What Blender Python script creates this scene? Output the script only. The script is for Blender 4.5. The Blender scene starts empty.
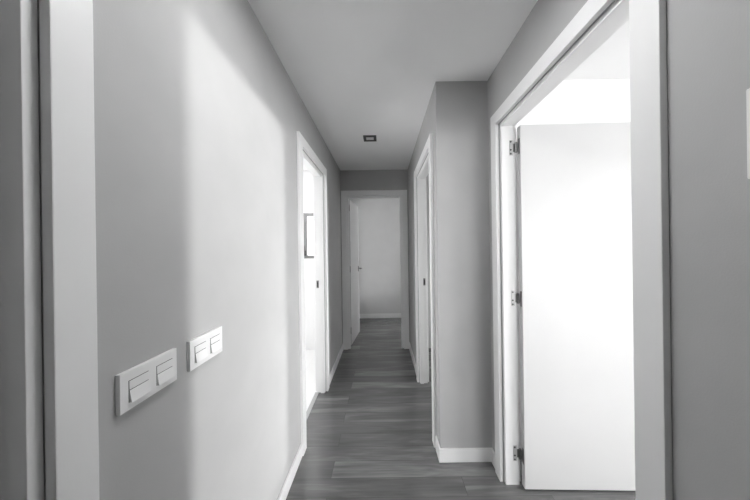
import bpy, bmesh, math
from mathutils import Vector, Matrix

scn = bpy.context.scene
col = scn.collection

# ------------------------------------------------------------------ materials
def nodes_of(m):
    m.use_nodes = True
    return m.node_tree.nodes, m.node_tree.links

def paint(name, v, rough=0.5, mottling=0.03, scale=6.0, bump=0.0, bump_scale=400.0, spec=0.5, metal=0.0):
    """procedural grey paint: slight mottling of the colour, a little roller texture"""
    m = bpy.data.materials.new(name)
    n, l = nodes_of(m)
    b = n['Principled BSDF']
    b.inputs['Roughness'].default_value = rough
    b.inputs['Metallic'].default_value = metal
    b.inputs['Specular IOR Level'].default_value = spec
    tc = n.new('ShaderNodeTexCoord')
    nz = n.new('ShaderNodeTexNoise'); nz.inputs['Scale'].default_value = scale; nz.inputs['Detail'].default_value = 4
    l.new(tc.outputs['Object'], nz.inputs['Vector'])
    rp = n.new('ShaderNodeValToRGB')
    lo, hi = v * (1 - mottling), v * (1 + mottling)
    rp.color_ramp.elements[0].color = (lo, lo, lo, 1); rp.color_ramp.elements[0].position = 0.3
    rp.color_ramp.elements[1].color = (hi, hi, hi, 1); rp.color_ramp.elements[1].position = 0.7
    l.new(nz.outputs['Fac'], rp.inputs['Fac']); l.new(rp.outputs['Color'], b.inputs['Base Color'])
    if bump:
        n2 = n.new('ShaderNodeTexNoise'); n2.inputs['Scale'].default_value = bump_scale; n2.inputs['Detail'].default_value = 2
        l.new(tc.outputs['Object'], n2.inputs['Vector'])
        bp = n.new('ShaderNodeBump'); bp.inputs['Strength'].default_value = bump; bp.inputs['Distance'].default_value = 0.002
        l.new(n2.outputs['Fac'], bp.inputs['Height']); l.new(bp.outputs['Normal'], b.inputs['Normal'])
    return m

def wood_floor(name):
    m = bpy.data.materials.new(name)
    n, l = nodes_of(m)
    b = n['Principled BSDF']
    tc = n.new('ShaderNodeTexCoord')
    br = n.new('ShaderNodeTexBrick')
    br.offset = 0.37; br.offset_frequency = 2; br.squash = 1.0
    for k, v in (('Scale', 1.0), ('Brick Width', 1.25), ('Row Height', 0.125), ('Mortar Size', 0.0012), ('Mortar Smooth', 0.3), ('Bias', 0.0)):
        br.inputs[k].default_value = v
    br.inputs['Color1'].default_value = (0.0, 0.0, 0.0, 1); br.inputs['Color2'].default_value = (1, 1, 1, 1)
    br.inputs['Mortar'].default_value = (0.1, 0.1, 0.1, 1)
    mp0 = n.new('ShaderNodeMapping'); mp0.inputs['Location'].default_value = (0.33, 0.055, 0)
    l.new(tc.outputs['Object'], mp0.inputs['Vector']); l.new(mp0.outputs['Vector'], br.inputs['Vector'])
    # shift the grain from plank to plank
    sh = n.new('ShaderNodeVectorMath'); sh.operation = 'SCALE'; sh.inputs['Scale'].default_value = 7.0
    l.new(br.outputs['Color'], sh.inputs[0])
    ad = n.new('ShaderNodeVectorMath'); ad.operation = 'ADD'
    l.new(tc.outputs['Object'], ad.inputs[0]); l.new(sh.outputs['Vector'], ad.inputs[1])
    def grain(sx, sy, detail, dist):
        mp = n.new('ShaderNodeMapping'); mp.inputs['Scale'].default_value = (sx, sy, 1)
        l.new(ad.outputs['Vector'], mp.inputs['Vector'])
        g = n.new('ShaderNodeTexNoise'); g.inputs['Scale'].default_value = 1.0
        g.inputs['Detail'].default_value = detail; g.inputs['Distortion'].default_value = dist
        l.new(mp.outputs['Vector'], g.inputs['Vector'])
        return g
    g1 = grain(1.3, 10, 6, 1.3)
    g2 = grain(5, 90, 5, 0.4)
    # value = plank tone + grains
    mx = n.new('ShaderNodeMix'); mx.data_type = 'FLOAT'; mx.inputs['Factor'].default_value = 0.25
    l.new(g1.outputs['Fac'], mx.inputs['A']); l.new(g2.outputs['Fac'], mx.inputs['B'])
    mx2 = n.new('ShaderNodeMix'); mx2.data_type = 'FLOAT'; mx2.inputs['Factor'].default_value = 0.17
    l.new(mx.outputs['Result'], mx2.inputs['A']); l.new(br.outputs['Color'], mx2.inputs['B'])
    rp = n.new('ShaderNodeValToRGB')
    e = rp.color_ramp.elements
    e[0].position = 0.24; e[0].color = (0.062, 0.062, 0.062, 1)
    e[1].position = 0.72; e[1].color = (0.27, 0.27, 0.27, 1)
    k = e.new(0.5); k.color = (0.128, 0.128, 0.128, 1)
    l.new(mx2.outputs['Result'], rp.inputs['Fac'])
    dk = n.new('ShaderNodeMix'); dk.data_type = 'RGBA'; dk.blend_type = 'MULTIPLY'
    dk.inputs['B'].default_value = (0.55, 0.55, 0.55, 1)
    l.new(br.outputs['Fac'], dk.inputs['Factor']); l.new(rp.outputs['Color'], dk.inputs['A'])
    l.new(dk.outputs['Result'], b.inputs['Base Color'])
    rr = n.new('ShaderNodeMapRange'); rr.inputs['To Min'].default_value = 0.13; rr.inputs['To Max'].default_value = 0.27
    l.new(g1.outputs['Fac'], rr.inputs['Value']); l.new(rr.outputs['Result'], b.inputs['Roughness'])
    bp = n.new('ShaderNodeBump'); bp.inputs['Strength'].default_value = 0.12; bp.inputs['Distance'].default_value = 0.0015
    b.inputs['Specular IOR Level'].default_value = 0.85
    l.new(g2.outputs['Fac'], bp.inputs['Height']); l.new(bp.outputs['Normal'], b.inputs['Normal'])
    return m

def tile_floor(name):
    m = bpy.data.materials.new(name)
    n, l = nodes_of(m)
    b = n['Principled BSDF']; b.inputs['Roughness'].default_value = 0.3
    tc = n.new('ShaderNodeTexCoord')
    br = n.new('ShaderNodeTexBrick'); br.offset = 0.0
    for k, v in (('Scale', 1.0), ('Brick Width', 0.45), ('Row Height', 0.45), ('Mortar Size', 0.002)):
        br.inputs[k].default_value = v
    br.inputs['Color1'].default_value = (0.80, 0.80, 0.80, 1); br.inputs['Color2'].default_value = (0.83, 0.83, 0.83, 1)
    br.inputs['Mortar'].default_value = (0.76, 0.76, 0.76, 1)
    l.new(tc.outputs['Object'], br.inputs['Vector']); l.new(br.outputs['Color'], b.inputs['Base Color'])
    return m

def glass(name):
    m = bpy.data.materials.new(name)
    n, l = nodes_of(m)
    out = n['Material Output']
    n.remove(n['Principled BSDF'])
    tr = n.new('ShaderNodeBsdfTransparent'); tr.inputs['Color'].default_value = (0.96, 0.96, 0.96, 1)
    gl = n.new('ShaderNodeBsdfGlossy'); gl.inputs['Roughness'].default_value = 0.02
    fr = n.new('ShaderNodeFresnel'); fr.inputs['IOR'].default_value = 1.45
    mx = n.new('ShaderNodeMixShader')
    l.new(fr.outputs['Fac'], mx.inputs['Fac']); l.new(tr.outputs['BSDF'], mx.inputs[1]); l.new(gl.outputs['BSDF'], mx.inputs[2])
    l.new(mx.outputs['Shader'], out.inputs['Surface'])
    return m

M = dict(
    wall=paint('wall_paint', 0.455, 0.85, 0.03, 5, 0.12, 260, 0.3),
    ceil=paint('ceiling_paint', 0.90, 0.9, 0.015, 3, 0.1, 260, 0.3),
    white_wall=paint('white_wall_paint', 0.88, 0.85, 0.015, 4, 0.1, 260, 0.3),
    trim=paint('white_lacquer', 0.83, 0.38, 0.015, 4),
    leaf=paint('door_lacquer', 0.60, 0.33, 0.02, 2.5, 0.03, 60),
    plastic=paint('switch_plastic', 0.82, 0.35, 0.01, 30),
    steel=paint('dark_steel', 0.22, 0.35, 0.12, 120, metal=0.85),
    pale_steel=paint('pale_steel', 0.50, 0.35, 0.05, 120, metal=0.3),
    pale_wall=paint('pale_wall_paint', 0.62, 0.85, 0.02, 5, 0.2, 260, 0.3),
    darkframe=paint('grey_anodised', 0.26, 0.4, 0.08, 60, metal=0.2),
    black=paint('dark_spot_frame', 0.035, 0.45, 0.1, 80),
    lens=paint('frosted_lens', 0.62, 0.3, 0.06, 90),
    shade_screw=paint('dark_shade_screw', 0.05, 0.6, 0.1, 50),  # painted shade for switch gaps and latch holes; also the dark screws
    threshold=paint('threshold_metal', 0.40, 0.6, 0.05, 60),
    floor=wood_floor('grey_wood_planks'),
    tile=tile_floor('pale_floor_tile'),
    glass=glass('window_glass'),
)

# ------------------------------------------------------------------ mesh helpers
def box(bm, x0, x1, y0, y1, z0, z1):
    x0, x1 = min(x0, x1), max(x0, x1); y0, y1 = min(y0, y1), max(y0, y1); z0, z1 = min(z0, z1), max(z0, z1)
    v = [bm.verts.new(p) for p in ((x0,y0,z0),(x1,y0,z0),(x1,y1,z0),(x0,y1,z0),(x0,y0,z1),(x1,y0,z1),(x1,y1,z1),(x0,y1,z1))]
    for f in ((0,3,2,1),(4,5,6,7),(0,1,5,4),(1,2,6,5),(2,3,7,6),(3,0,4,7)):
        bm.faces.new([v[i] for i in f])

def hexa(bm, pts):
    """eight corners, bottom ring then top ring"""
    v = [bm.verts.new(p) for p in pts]
    for f in ((0,3,2,1),(4,5,6,7),(0,1,5,4),(1,2,6,5),(2,3,7,6),(3,0,4,7)):
        bm.faces.new([v[i] for i in f])

def cyl(bm, p0, p1, r, n=16):
    p0, p1 = Vector(p0), Vector(p1)
    d = (p1 - p0); L = d.length
    rot = d.to_track_quat('Z', 'Y').to_matrix().to_4x4()
    bmesh.ops.create_cone(bm, cap_ends=True, segments=n, radius1=r, radius2=r, depth=L,
                          matrix=Matrix.Translation((p0 + p1) / 2) @ rot)

def build(name, bm, mat, parent=None, bevel=0.0, smooth=False):
    bmesh.ops.recalc_face_normals(bm, faces=bm.faces)
    if bevel:
        bmesh.ops.bevel(bm, geom=[e for e in bm.edges if e.is_manifold and e.calc_face_angle(0) > 0.5],
                        offset=bevel, segments=2, affect='EDGES', profile=0.6, clamp_overlap=True)
    me = bpy.data.meshes.new(name)
    bm.to_mesh(me); bm.free()
    if smooth:
        for p in me.polygons: p.use_smooth = True
    me.materials.append(mat)
    o = bpy.data.objects.new(name, me)
    col.objects.link(o)
    if parent is not None: o.parent = parent
    return o

def empty(name, loc=(0, 0, 0)):
    o = bpy.data.objects.new(name, None); col.objects.link(o)
    o.location = loc; o.empty_display_size = 0.1
    return o

def part(name, bm, mat, parent, bevel=0.0, smooth=False):
    """part built in world coordinates, parented without moving"""
    o = build(name, bm, mat, None, bevel, smooth)
    o.parent = parent
    M4 = parent.matrix_basis.copy()
    if parent.parent: M4 = parent.parent.matrix_basis @ M4
    o.matrix_parent_inverse = Matrix.Identity(4)
    o.data.transform(M4.inverted())
    return o

def tag(o, label=None, cat=None, group=None, kind=None):
    if label: o['label'] = label
    if cat: o['category'] = cat
    if group: o['group'] = group
    if kind: o['kind'] = kind
    return o

def struct(o, label, cat):
    return tag(o, label, cat, kind='structure')

# ------------------------------------------------------------------ plan (metres)
H = 2.46                 # ceiling height
XL, XR, XF = -0.566, 0.693, 0.358
YC, YE = 1.684, 3.575    # face of the jutting wall, end wall of the corridor
T = 0.09                 # partition thickness
YB = -1.7                # back of the hall
XO = 3.5                 # outer facade of the right-hand rooms
ZC = 2.088               # clear height of the door openings
LIN = 0.022              # lining thickness
CW = 0.070               # casing width

def wall(name, axis, a0, a1, s0, s1, openings, mat, label, z1=H):
    """axis 'x': wall runs along Y between x=a0..a1; axis 'y': runs along X between y=a0..a1"""
    bm = bmesh.new()
    def bx(p, q, z0, zz):
        if q - p < 1e-5 or zz - z0 < 1e-5: return
        if axis == 'x': box(bm, a0, a1, p, q, z0, zz)
        else: box(bm, p, q, a0, a1, z0, zz)
    p = s0
    for (o0, o1, z0, zt) in sorted(openings):
        bx(p, o0, 0, z1)
        bx(o0, o1, 0, z0); bx(o0, o1, zt, z1)
        p = o1
    bx(p, s1, 0, z1)
    return struct(build(name, bm, mat), label, 'wall')

# door openings: clear width limits
D_RN = (0.723, 1.511)    # right, near, leaf open into the bright room
D_LF = (1.835, 2.508)    # left, to the bathroom
D_RF = (1.890, 2.652)    # right, far
D_EN = (-0.470, 0.258)   # end of the corridor
D_LN = (-0.310, 0.4115)   # left, beside the camera
rough = lambda d: (d[0] - LIN, d[1] + LIN, 0.0, ZC + LIN)

# windows (facade openings): (s0, s1, z0, z1)
W_RN = (-1.30, 1.47, 0.04, 2.25)
W_RF = (1.86, 2.95, 0.04, 2.25)
W_FR = (4.195, 4.60, 0.04, 2.2)
W_FL = (4.36, 5.08, 0.3, 2.38)
W_RB = (1.42, 3.42, 0.04, 2.30)
W_BA = (-1.087, -0.72, 1.256, 1.880)
W_BL = (1.08, 3.52, 0.1, 2.4)
XFR = 0.95               # right wall of the end room
XFL = -0.61              # left wall of the end room
XB = -2.05               # left wall of the bathroom
YBW = YE                 # bathroom window wall
YFR = 5.15               # back wall of the end room

# floors and ceiling
bm = bmesh.new(); box(bm, -0.645, XO + 0.12, YB - 0.1, YFR + 0.1, -0.1, 0)
struct(build('floor', bm, M['floor']), 'grey wood plank floor of the corridor', 'floor')
bm = bmesh.new(); box(bm, XB - 0.1, -0.645, 0.9, YBW + 0.09, -0.1, 0)
struct(build('floor_bathroom', bm, M['tile']), 'pale tiled floor beyond the left doorway', 'floor')
bm = bmesh.new(); box(bm, XB - 0.1, XO + 0.12, YB - 0.1, YFR + 0.1, H, H + 0.1)
struct(build('ceiling', bm, M['ceil']), 'smooth pale ceiling over the corridor', 'ceiling')

# corridor walls
wall('wall_left', 'x', XL - T, XL, YB, YE, [rough(D_LN), rough(D_LF)], M['wall'], 'long left corridor wall with light switches and a bright patch of daylight')
wall('wall_right', 'x', XR, XR + T, YB, YC, [rough(D_RN)], M['wall'], 'near right corridor wall around the wide bright doorway')
wall('wall_column', 'y', YC, YC + T, XF, XR + T, [], M['wall'], 'narrow wall face jutting into the corridor beside the bright doorway')
wall('wall_bright_room', 'y', YC, YC + T, XR + T, XO, [], M['white_wall'], 'white wall of the bright room above the open door leaf')
wall('wall_right_far', 'x', XF, XF + T, YC + T, YE, [rough(D_RF)], M['wall'], 'far right corridor wall behind the jutting corner')
wall('wall_end', 'y', YE, YE + T, XL - T, XO, [rough(D_EN)], M['wall'], 'dim end wall of the corridor above the end doorway')
wall('wall_back', 'y', YB - 0.1, YB, XL - T, XO, [W_RB], M['wall'], 'wall behind the camera')
# rooms beyond
wall('wall_facade', 'x', XO, XO + 0.12, YB - 0.1, YE + T, [W_RN, W_RF], M['white_wall'], 'outer wall of the right-hand rooms with tall windows')
wall('wall_far_room', 'y', YFR, YFR + 0.1, XFL - 0.1, XFR + 0.1, [], M['pale_wall'], 'pale wall seen through the end doorway')
wall('wall_far_room_right', 'x', XFR, XFR + 0.1, YE + T, YFR, [W_FR], M['pale_wall'], 'right wall of the end room')
wall('wall_far_room_left', 'x', XFL - 0.1, XFL, YE + T, YFR, [W_FL], M['pale_wall'], 'left wall of the end room')
wall('wall_bathroom', 'y', YBW, YBW + T, XB, XL - T, [W_BA], M['white_wall'], 'white wall with a small window seen through the left doorway')
wall('wall_bathroom_left', 'x', XB - 0.1, XB, 0.9, YBW + T, [W_BL], M['white_wall'], 'outer left wall of the tiled room')
wall('wall_bathroom_near', 'y', 0.9, 1.0, XB, XL - T, [], M['white_wall'], 'near wall of the tiled room')

# ------------------------------------------------------------------ doors
# each door frame is laid out in wall coordinates: s along the wall, d out of the wall towards the corridor, z up
def mapper(side):
    if side == 'L': return lambda s, d, z: (XL + d, s, z)
    if side == 'R': return lambda s, d, z: (XR - d, s, z)
    if side == 'F': return lambda s, d, z: (XF - d, s, z)
    return lambda s, d, z: (s, YE - d, z)

def prism(bm, poly, fn, d0, d1):
    """polygon in (s, z) pushed between depths d0 and d1"""
    a = [bm.verts.new(fn(s, d0, z)) for s, z in poly]; b = [bm.verts.new(fn(s, d1, z)) for s, z in poly]
    n = len(poly)
    bm.faces.new(a); bm.faces.new(b[::-1])
    for i in range(n): bm.faces.new((a[i], a[(i+1) % n], b[(i+1) % n], b[i]))

def mbox(bm, fn, s0, s1, d0, d1, z0, z1):
    a, b = fn(s0, d0, z0), fn(s1, d1, z1)
    box(bm, a[0], b[0], a[1], b[1], a[2], b[2])

def door_frame(name, label, side, clear, stop_d=-0.045, back=True, ext0=CW, ext1=CW, edge=-0.006):
    """lining, stop bead and mitred casings; returns the root"""
    fn = mapper(side); c0, c1 = clear
    p = fn(0.5 * (c0 + c1), 0, 0)
    root = struct(empty(name, p), label, 'door')
    # lining, its corridor edge a little behind the wall plane
    bm = bmesh.new()
    e0, e1 = edge, -T + 0.004
    mbox(bm, fn, c0 - LIN + 0.001, c0, e0, e1, 0, ZC); mbox(bm, fn, c1, c1 + LIN - 0.001, e0, e1, 0, ZC)
    mbox(bm, fn, c0 - LIN + 0.001, c1 + LIN - 0.001, e0, e1, ZC, ZC + LIN - 0.001)
    part('lining', bm, M['trim'], root, 0.0015)
    # stop bead on the room side of the lining
    bm = bmesh.new()
    mbox(bm, fn, c0, c0 + 0.011, e0 - 0.006, stop_d, 0, ZC); mbox(bm, fn, c1 - 0.011, c1, e0 - 0.006, stop_d, 0, ZC)
    mbox(bm, fn, c0 + 0.011, c1 - 0.011, e0 - 0.006, stop_d, ZC - 0.011, ZC)
    if side != 'R' and clear is not D_LN: part('stop_bead', bm, M['trim'], root, 0.001)
    else: bm.free()
    # casings, mitred at the head
    for sgn in ((1, -1) if back else (1,)):
        d0, d1 = (0.0005, 0.019) if sgn > 0 else (-T - 0.0005, -T - 0.012)
        i0, i1 = c0 - 0.020, c1 + 0.020
        o0, o1 = i0 - ext0, i1 + ext1
        if sgn < 0: o0, o1 = i0 - 0.06, i1 + 0.06
        zi, zo = ZC + 0.020, ZC + 0.020 + CW
        for poly in (((o0, 0), (o0, zo), (i0, zi), (i0, 0)), ((o1, 0), (i1, 0), (i1, zi), (o1, zo)), ((o0, zo), (o1, zo), (i1, zi), (i0, zi))):
            bm = bmesh.new(); prism(bm, poly, fn, d0, d1)
            part('casing', bm, M['trim'], root, 0.0022)
    return root, fn

def hinge(root, corner, z, sx, sy, zlen=0.088):
    """a butt hinge at a vertical corner: knuckle plus two leaves with screws (built in world space)"""
    x, y = corner
    bm = bmesh.new()
    for k in range(3):
        cyl(bm, (x, y, z - zlen/2 + k*zlen/3 + 0.0008), (x, y, z - zlen/2 + (k+1)*zlen/3 - 0.0008), 0.0068, 14)
    return bm

# near right door: opening into the bright room, its leaf standing open at a right angle
root, fn = door_frame('door_1', 'wide white doorway on the right with a white leaf standing open into a bright room', 'R', D_RN, ext0=0.076)
lx0, ly0 = 0.789, 1.473     # hinge edge, corridor-facing plane of the leaf
ang = math.radians(-1.6)
def leaf_mesh(w, th, z0, z1):
    bm = bmesh.new(); box(bm, 0, w, 0, th, z0, z1); return bm
def local_part(name, bm, mat, parent, bevel=0.0, smooth=False):
    return build(name, bm, mat, parent, bevel, smooth)
leaf = empty('door_leaf', (lx0 - root.location.x, ly0 - root.location.y, 0)); leaf.parent = root
leaf.rotation_euler = (0, 0, ang)
local_part('panel', leaf_mesh(0.775, 0.037, 0.008, 2.074), M['leaf'], leaf, 0.002)
def lever(parent, w, th, z, side, flip=1):
    """lever handle with round rose and a latch keyhole plate, on one face of a leaf laid along local x"""
    y = 0 if side < 0 else th
    bm = bmesh.new()
    box(bm, w - 0.017, w + 0.017, y, y + side*0.009, z - 0.05, z + 0.036)
    cyl(bm, (w, y + side*0.009, z), (w, y + side*0.060, z), 0.0095, 14)
    cyl(bm, (w + 0.008*flip, y + side*0.060, z), (w - flip*0.100, y + side*0.060, z), 0.0092, 14)
    h = local_part('handle', bm, M['steel'], parent, 0.001, True)
    return h
lever(leaf, 0.735, 0.037, 1.05, -1); lever(leaf, 0.735, 0.037, 1.05, 1)
for z in (0.185, 1.085, 1.958):
    h = empty('hinge', (0, 0, 0)); h.parent = root
    bm = bmesh.new()
    kx, ky = 0.7795, D_RN[1] - 0.008
    for k in range(3): cyl(bm, (kx, ky, z - 0.030 + k*0.020 + 0.0006), (kx, ky, z - 0.030 + (k+1)*0.020 - 0.0006), 0.0065, 14)
    kn = build('knuckle', bm, M['steel'], h, 0, False)
    bm = bmesh.new()
    y0 = D_RN[1]
    box(bm, 0.744, 0.764, y0 - 0.0022, y0 - 0.0002, z - 0.044, z + 0.044)
    jp = build('jamb_plate', bm, M['pale_steel'], h, 0.0004)
    bm = bmesh.new()
    box(bm, 0.764, 0.775, y0 - 0.0030, y0 - 0.0002, z - 0.024, z + 0.024)
    box(bm, 0.7865, 0.7885, ly0 + 0.006, ly0 + 0.020, z - 0.044, z + 0.044)
    box(bm, 0.779, 0.7865, ky - 0.004, ky + 0.002, z - 0.026, z + 0.026)
    pl = build('hinge_plate', bm, M['steel'], h, 0.0004)
    bm = bmesh.new()
    for dz in (-0.035, -0.012, 0.035): cyl(bm, (0.7515, y0 - 0.0042, z + dz), (0.7515, y0 - 0.0022, z + dz), 0.0052, 12)
    sc = build('screw', bm, M['shade_screw'], h, 0.0004)
    for o in (kn, jp, pl, sc): o.data.transform(Matrix.Translation(-Vector((root.location.x, root.location.y, 0))))

# left door to the tiled room: strike plate on the far lining
root, fn = door_frame('door_2', 'white door frame on the left wall leading to a bright white room', 'L', D_LF, ext0=0.075)
def strike(root, fn, s, d, z, sgn):
    bm = bmesh.new(); mbox(bm, fn, s, s + sgn*0.0018, d - 0.011, d + 0.011, z - 0.036, z + 0.036)
    o = part('strike_plate', bm, M['steel'], root, 0.0005)
    bm = bmesh.new(); mbox(bm, fn, s + sgn*0.0018, s + sgn*0.0024, d - 0.006, d + 0.006, z - 0.024, z + 0.020)  # raised dark block, painted as the shade inside the latch hole
    q = build('latch_hole_shade', bm, M['shade_screw']); q.parent = o
    q.data.transform(Matrix.Translation(-root.location))
strike(root, fn, D_LF[1], -0.064, 1.045, -1)

# far right door
root, fn = door_frame('door_3', 'white door frame on the far right wall just past the jutting corner', 'F', D_RF)
strike(root, fn, D_RF[1], -0.064, 1.035, -1)

# door at the end of the corridor, its leaf swung into the room beyond
root, fn = door_frame('door_4', 'door at the end of the corridor with its leaf swung inwards on the left', 'E', D_EN)
leaf = empty('door_leaf', (-0.458 - root.location.x, 3.700 - root.location.y, 0)); leaf.parent = root
leaf.rotation_euler = (0, 0, math.radians(84.2))
local_part('panel', leaf_mesh(0.612, 0.036, 0.010, 2.078), M['leaf'], leaf, 0.002)
lever(leaf, 0.555, 0.036, 1.06, -1); lever(leaf, 0.555, 0.036, 1.06, 1)
for z in (0.22, 1.09, 1.96):
    bm = bmesh.new(); cyl(bm, (-0.464, 3.690, z - 0.045), (-0.464, 3.690, z + 0.045), 0.007, 14)
    box(bm, D_EN[0], D_EN[0] + 0.002, 3.640, 3.668, z - 0.045, z + 0.045)
    part('hinge', bm, M['steel'], root, 0)

# door beside the camera: closed leaf deep in its lining
root, fn = door_frame('door_5', 'white door frame at the left edge of the picture with a casing beside the switches', 'L', D_LN, ext1=0.066, edge=-0.002)
bm = bmesh.new(); box(bm, XL - T + 0.003, XL - 0.052, D_LN[0] + 0.003, D_LN[1] - 0.003, 0.01, ZC - 0.003)
part('door_leaf', bm, M['leaf'], root, 0.002)

# threshold strip at the tiled room
bm = bmesh.new(); box(bm, XL - T - 0.010, XL - 0.066, D_LF[0], D_LF[1], 0.0, 0.004)
struct(build('trim_1', bm, M['threshold'], None, 0.001), 'thin threshold strip on the floor of the left doorway', 'trim')

# ------------------------------------------------------------------ baseboards
BH, BT = 0.086, 0.012
def baseboard(name, label, runs, mat='trim'):
    bm = bmesh.new()
    for (x0, x1, y0, y1) in runs: box(bm, x0, x1, y0, y1, 0, BH)
    return struct(build(name, bm, M[mat], None, 0.003), label, 'baseboard')
co = 0.020 + CW
baseboard('baseboard_left', 'white baseboard along the left wall', [
    (XL, XL + BT, D_LN[1] + co, D_LF[0] - co - 0.005), (XL, XL + BT, D_LF[1] + co, YE), (XL, XL + BT, YB, D_LN[0] - co)])
baseboard('baseboard_right', 'white baseboard along the near right wall', [(XR - BT, XR, YB, D_RN[0] - co - 0.006), (XR - BT, XR, D_RN[1] + co, YC - BT)])
baseboard('baseboard_column', 'white baseboard around the jutting wall corner', [
    (XF - BT, XR, YC - BT, YC), (XF - BT, XF, YC, D_RF[0] - co)])
baseboard('baseboard_right_far', 'white baseboard along the far right wall', [(XF - BT, XF, D_RF[1] + co, YE)])
baseboard('baseboard_end', 'white baseboard at the foot of the wall beyond the end doorway', [(XFL, XFR, YFR - BT, YFR)])

# ------------------------------------------------------------------ windows
def window(name, label, axis, a, th, w, mat, mull=(), fw=0.05, handle=None):
    s0, s1, z0, z1 = w
    root = struct(empty(name, (a, 0.5*(s0+s1), 0.5*(z0+z1)) if axis == 'x' else (0.5*(s0+s1), a, 0.5*(z0+z1))), label, 'window')
    def bx(bm, p, q, u, v, zl, zh):
        if axis == 'x': box(bm, u, v, p, q, zl, zh)
        else: box(bm, p, q, u, v, zl, zh)
    u, v = a, a + th
    bm = bmesh.new()
    bx(bm, s0, s0 + fw, u, v, z0, z1); bx(bm, s1 - fw, s1, u, v, z0, z1)
    bx(bm, s0 + fw, s1 - fw, u, v, z0, z0 + fw); bx(bm, s0 + fw, s1 - fw, u, v, z1 - fw, z1)
    for m in mull: bx(bm, m - fw/2, m + fw/2, u, v, z0 + fw, z1 - fw)
    part('window_frame', bm, mat, root, 0.003)
    g = 0.5*(u + v)
    edges = [s0 + fw] + [e for m in mull for e in (m - fw/2, m + fw/2)] + [s1 - fw]
    for k in range(0, len(edges), 2):
        bm = bmesh.new(); bx(bm, edges[k], edges[k+1], g - 0.002, g + 0.002, z0 + fw, z1 - fw)
        part('pane', bm, M['glass'], root)
    if handle:
        hs, hz = handle
        bm = bmesh.new(); bx(bm, hs - 0.011, hs + 0.011, u - 0.012, u, hz - 0.035, hz + 0.035)
        bx(bm, hs - 0.008, hs + 0.008, u - 0.04, u - 0.012, hz - 0.008, hz + 0.008)
        bx(bm, hs - 0.009, hs + 0.009, u - 0.05, u - 0.038, hz - 0.008, hz + 0.10)
        part('handle', bm, M['black'], root, 0.002)
    return root
window('window_1', 'small grey framed window in the white room behind the left doorway', 'y', YBW - 0.006, 0.07, W_BA, M['darkframe'], fw=0.042, handle=(W_BA[0] + 0.024, 1.33))
window('window_2', 'tall glazing of the bright right room', 'x', XO + 0.03, 0.06, W_RN, M['trim'], mull=(-0.15,))
window('window_3', 'tall glazing of the far right room', 'x', XO + 0.03, 0.06, W_RF, M['trim'])
window('window_4', 'window of the end room', 'x', XFR + 0.03, 0.05, W_FR, M['trim'], fw=0.03)
window('window_6', 'left window of the end room', 'x', XFL - 0.08, 0.05, W_FL, M['trim'], fw=0.04)
window('window_7', 'tall glazing in the near side of the bright room', 'y', YB - 0.08, 0.06, W_RB, M['trim'], mull=(1.95,))
window('window_5', 'added unseen window in the outer wall, brightening the tiled room', 'x', XB - 0.08, 0.06, W_BL, M['trim'], mull=(2.3,))  # unseen window, added to bring more daylight into the tiled room

# ------------------------------------------------------------------ things
# double light switches on the left wall
def switch(name, y0, y1, z0, z1, label):
    root = tag(empty(name, (XL, y0, z0)), label, 'switch', 'double light switches on the left wall')
    W, Hh = y1 - y0, z1 - z0
    bm = bmesh.new(); box(bm, 0.0003, 0.0105, 0, W, 0, Hh)
    build('plate', bm, M['plastic'], root, 0.0012)
    for c in (0.287, 0.748):
        a, b = W*c - 0.0235, W*c + 0.0235
        x, g = 0.0105, 0.0014
        lo, mid, hi = Hh*.19, Hh*.50, Hh*.735
        # thin dark sheet standing in for the shade in the gaps beside the keys
        bm = bmesh.new(); box(bm, x - 0.001, x + 0.00015, a - g, b, lo, hi + g)
        build('key_gap_shade', bm, M['shade_screw'], root)
        # upper key nearly flush; lower rocker tilted out at its foot
        bm = bmesh.new()
        hexa(bm, ((x-.001, a, mid+g), (x-.001, b, mid+g), (x+.0012, b, mid+g), (x+.0012, a, mid+g),
                  (x-.001, a, hi), (x-.001, b, hi), (x+.0008, b, hi), (x+.0008, a, hi)))
        build('upper_key', bm, M['plastic'], root, 0.0002)
        bm = bmesh.new()
        hexa(bm, ((x-.001, a, lo), (x-.001, b, lo), (x+.0062, b, lo), (x+.0062, a, lo),
                  (x-.001, a, mid-g*.3), (x-.001, b, mid-g*.3), (x+.0016, b, mid-g*.3), (x+.0016, a, mid-g*.3)))
        build('rocker', bm, M['plastic'], root, 0.0003)
    return root
switch('light_switch', 0.546, 0.697, 1.042, 1.127, 'double light switch nearest the camera, on the shaded left wall')
switch('light_switch', 0.745, 0.895, 1.040, 1.126, 'double light switch farther along the left wall at the edge of the daylight')

# recessed ceiling spotlight
cx, cy = -0.108, 2.536
root = tag(empty('ceiling_spotlight', (cx, cy, H)), 'small square dark framed spotlight recessed in the corridor ceiling', 'ceiling light')
bm = bmesh.new(); a, b = 0.063, 0.036
for (x0, x1, y0, y1) in ((-a, a, -a, -b), (-a, a, b, a), (-a, -b, -b, b), (b, a, -b, b)):
    box(bm, x0, x1, y0, y1, -0.008, -0.0003)
build('frame', bm, M['black'], root)
bm = bmesh.new(); box(bm, -b, b, -b, b, -0.004, -0.0003)
build('lens', bm, M['lens'], root)

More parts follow.
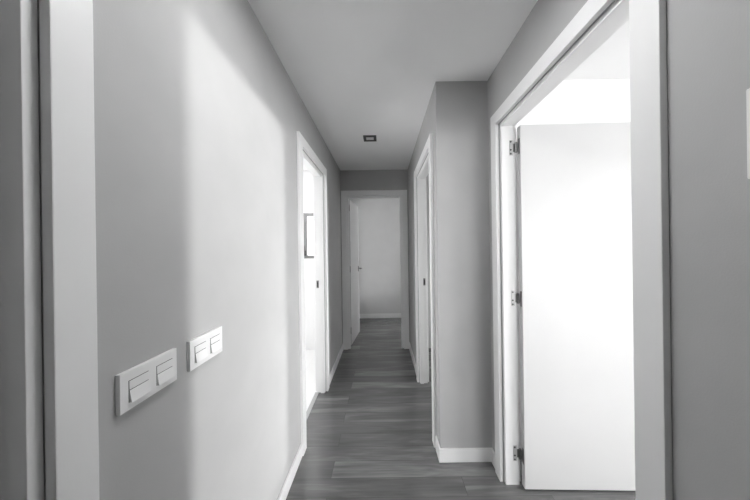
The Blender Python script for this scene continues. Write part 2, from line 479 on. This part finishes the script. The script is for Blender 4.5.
# added fill lamps, out of view, to lift the near walls and tiled room
def emit(name, v, strength):
    m = bpy.data.materials.new(name); n, l = nodes_of(m); b = n['Principled BSDF']
    b.inputs['Base Color'].default_value = (v, v, v, 1)
    b.inputs['Emission Color'].default_value = (1, 1, 1, 1); b.inputs['Emission Strength'].default_value = strength
    return m
def fill_lamp(x, y, label, power):
    lit = emit('fill_light', 0.8, power)
    root = tag(empty('fill_lamp', (x, y, H)), label, 'ceiling light')
    bm = bmesh.new(); a, b = 0.17, 0.15
    for (x0, x1, y0, y1) in ((-a, a, -a, -b), (-a, a, b, a), (-a, -b, -b, b), (b, a, -b, b)):
        box(bm, x0, x1, y0, y1, -0.028, -0.0003)
    build('frame', bm, M['plastic'], root)
    bm = bmesh.new(); box(bm, -b, b, -b, b, -0.024, -0.0003)
    build('fill_panel', bm, lit, root)
fill_lamp(0.04, 0.76, 'added square fill lamp over the near end of the corridor, out of view', 13.5)
fill_lamp(-1.25, 2.95, 'added square fill lamp in the tiled room on the left, out of view', 11.0)

# wall box cut by the right edge of the picture
root = tag(empty('wall_box', (XR, 0.436, 1.505)), 'small white box mounted on the near right wall at the picture edge', 'intercom')
bm = bmesh.new(); box(bm, -0.018, -0.0003, -0.062, 0.045, 0, 0.166)
build('housing', bm, M['plastic'], root, 0.003)
bm = bmesh.new(); box(bm, -0.022, -0.018, -0.055, 0.036, 0.014, 0.154)
build('cover', bm, M['plastic'], root, 0.0015)

# ------------------------------------------------------------------ light
w = bpy.data.worlds.new('World'); scn.world = w; w.use_nodes = True
# hazy white sky, brighter towards the low sun in the +X direction
SKY, GLOW, POW = 2.0, 8.5, 14.0
wn, wl = w.node_tree.nodes, w.node_tree.links
tc = wn.new('ShaderNodeTexCoord')
dp = wn.new('ShaderNodeVectorMath'); dp.operation = 'DOT_PRODUCT'; dp.inputs[1].default_value = (math.cos(math.radians(29)), -math.sin(math.radians(29)), 0)
wl.new(tc.outputs['Generated'], dp.inputs[0])
mxm = wn.new('ShaderNodeMath'); mxm.operation = 'MAXIMUM'; mxm.inputs[1].default_value = 0.0
wl.new(dp.outputs['Value'], mxm.inputs[0])
pw = wn.new('ShaderNodeMath'); pw.operation = 'POWER'; pw.inputs[1].default_value = POW
wl.new(mxm.outputs[0], pw.inputs[0])
ma = wn.new('ShaderNodeMath'); ma.operation = 'MULTIPLY_ADD'; ma.inputs[1].default_value = GLOW; ma.inputs[2].default_value = SKY
wl.new(pw.outputs[0], ma.inputs[0])
wn['Background'].inputs['Color'].default_value = (1, 1, 1, 1)
# below the horizon lies dull ground
GROUND = 2.1
sx = wn.new('ShaderNodeSeparateXYZ'); wl.new(tc.outputs['Generated'], sx.inputs[0])
mr = wn.new('ShaderNodeMapRange'); mr.interpolation_type = 'SMOOTHSTEP'
mr.inputs['From Min'].default_value = -0.30; mr.inputs['From Max'].default_value = 0.0
wl.new(sx.outputs['Z'], mr.inputs['Value'])
mg = wn.new('ShaderNodeMix'); mg.data_type = 'FLOAT'; mg.inputs['A'].default_value = GROUND
wl.new(mr.outputs['Result'], mg.inputs['Factor']); wl.new(ma.outputs[0], mg.inputs['B'])
wl.new(mg.outputs['Result'], wn['Background'].inputs['Strength'])

sun = bpy.data.lights.new('low_sun', 'SUN'); sun.energy = 0.85; sun.angle = math.radians(3.2)
so = bpy.data.objects.new('low_sun', sun); col.objects.link(so)
so.rotation_euler = Vector((-1, 0.03, 0.004)).to_track_quat('-Z', 'Y').to_euler()
so.location = (8, 1, 1.4)

def portal(name, axis, a, w, d):
    s0, s1, z0, z1 = w
    L = bpy.data.lights.new(name, 'AREA'); L.shape = 'RECTANGLE'
    L.size, L.size_y = s1 - s0, z1 - z0
    L.cycles.is_portal = True
    o = bpy.data.objects.new(name, L); col.objects.link(o)
    o.location = (a, 0.5*(s0+s1), 0.5*(z0+z1)) if axis == 'x' else (0.5*(s0+s1), a, 0.5*(z0+z1))
    # local X along s, local Y up, light leaves along -Z towards the room
    D = Vector(d); up = Vector((0, 0, 1)); zax = -D; xax = up.cross(zax)
    o.matrix_world = Matrix.Translation(o.location) @ Matrix((xax, up, zax)).transposed().to_4x4()
portal('sky_portal', 'x', XO + 0.125, W_RN, (-1, 0, 0))
portal('sky_portal', 'x', XO + 0.125, W_RF, (-1, 0, 0))
portal('sky_portal', 'x', XFR + 0.105, W_FR, (-1, 0, 0))
portal('sky_portal', 'x', XFL - 0.105, W_FL, (1, 0, 0))
portal('sky_portal', 'y', YB - 0.105, W_RB, (0, 1, 0))
portal('sky_portal', 'x', XB - 0.105, W_BL, (1, 0, 0))

# ------------------------------------------------------------------ camera
F = 260.0
r = 0.0136
cam = bpy.data.cameras.new('camera')
cam.sensor_width = 36.0; cam.sensor_fit = 'HORIZONTAL'
cam.lens = F / 750.0 * 36.0
cam.shift_x = -7.517 / 750.0
cam.shift_y = -2.11 / 750.0
cam.clip_start = 0.02
co_ = bpy.data.objects.new('camera', cam); col.objects.link(co_)
co_.location = (0, 0, 1.3873)
co_.rotation_euler = (math.pi / 2, r, 0)
scn.camera = co_

scn.view_settings.view_transform = 'Standard'
scn.view_settings.look = 'None'
scn.view_settings.gamma = 1.0
scn.view_settings.use_curve_mapping = False
scn.view_settings.exposure = 1.31
scn.cycles.max_bounces = 16
scn.cycles.diffuse_bounces = 10
scn.cycles.transparent_max_bounces = 16
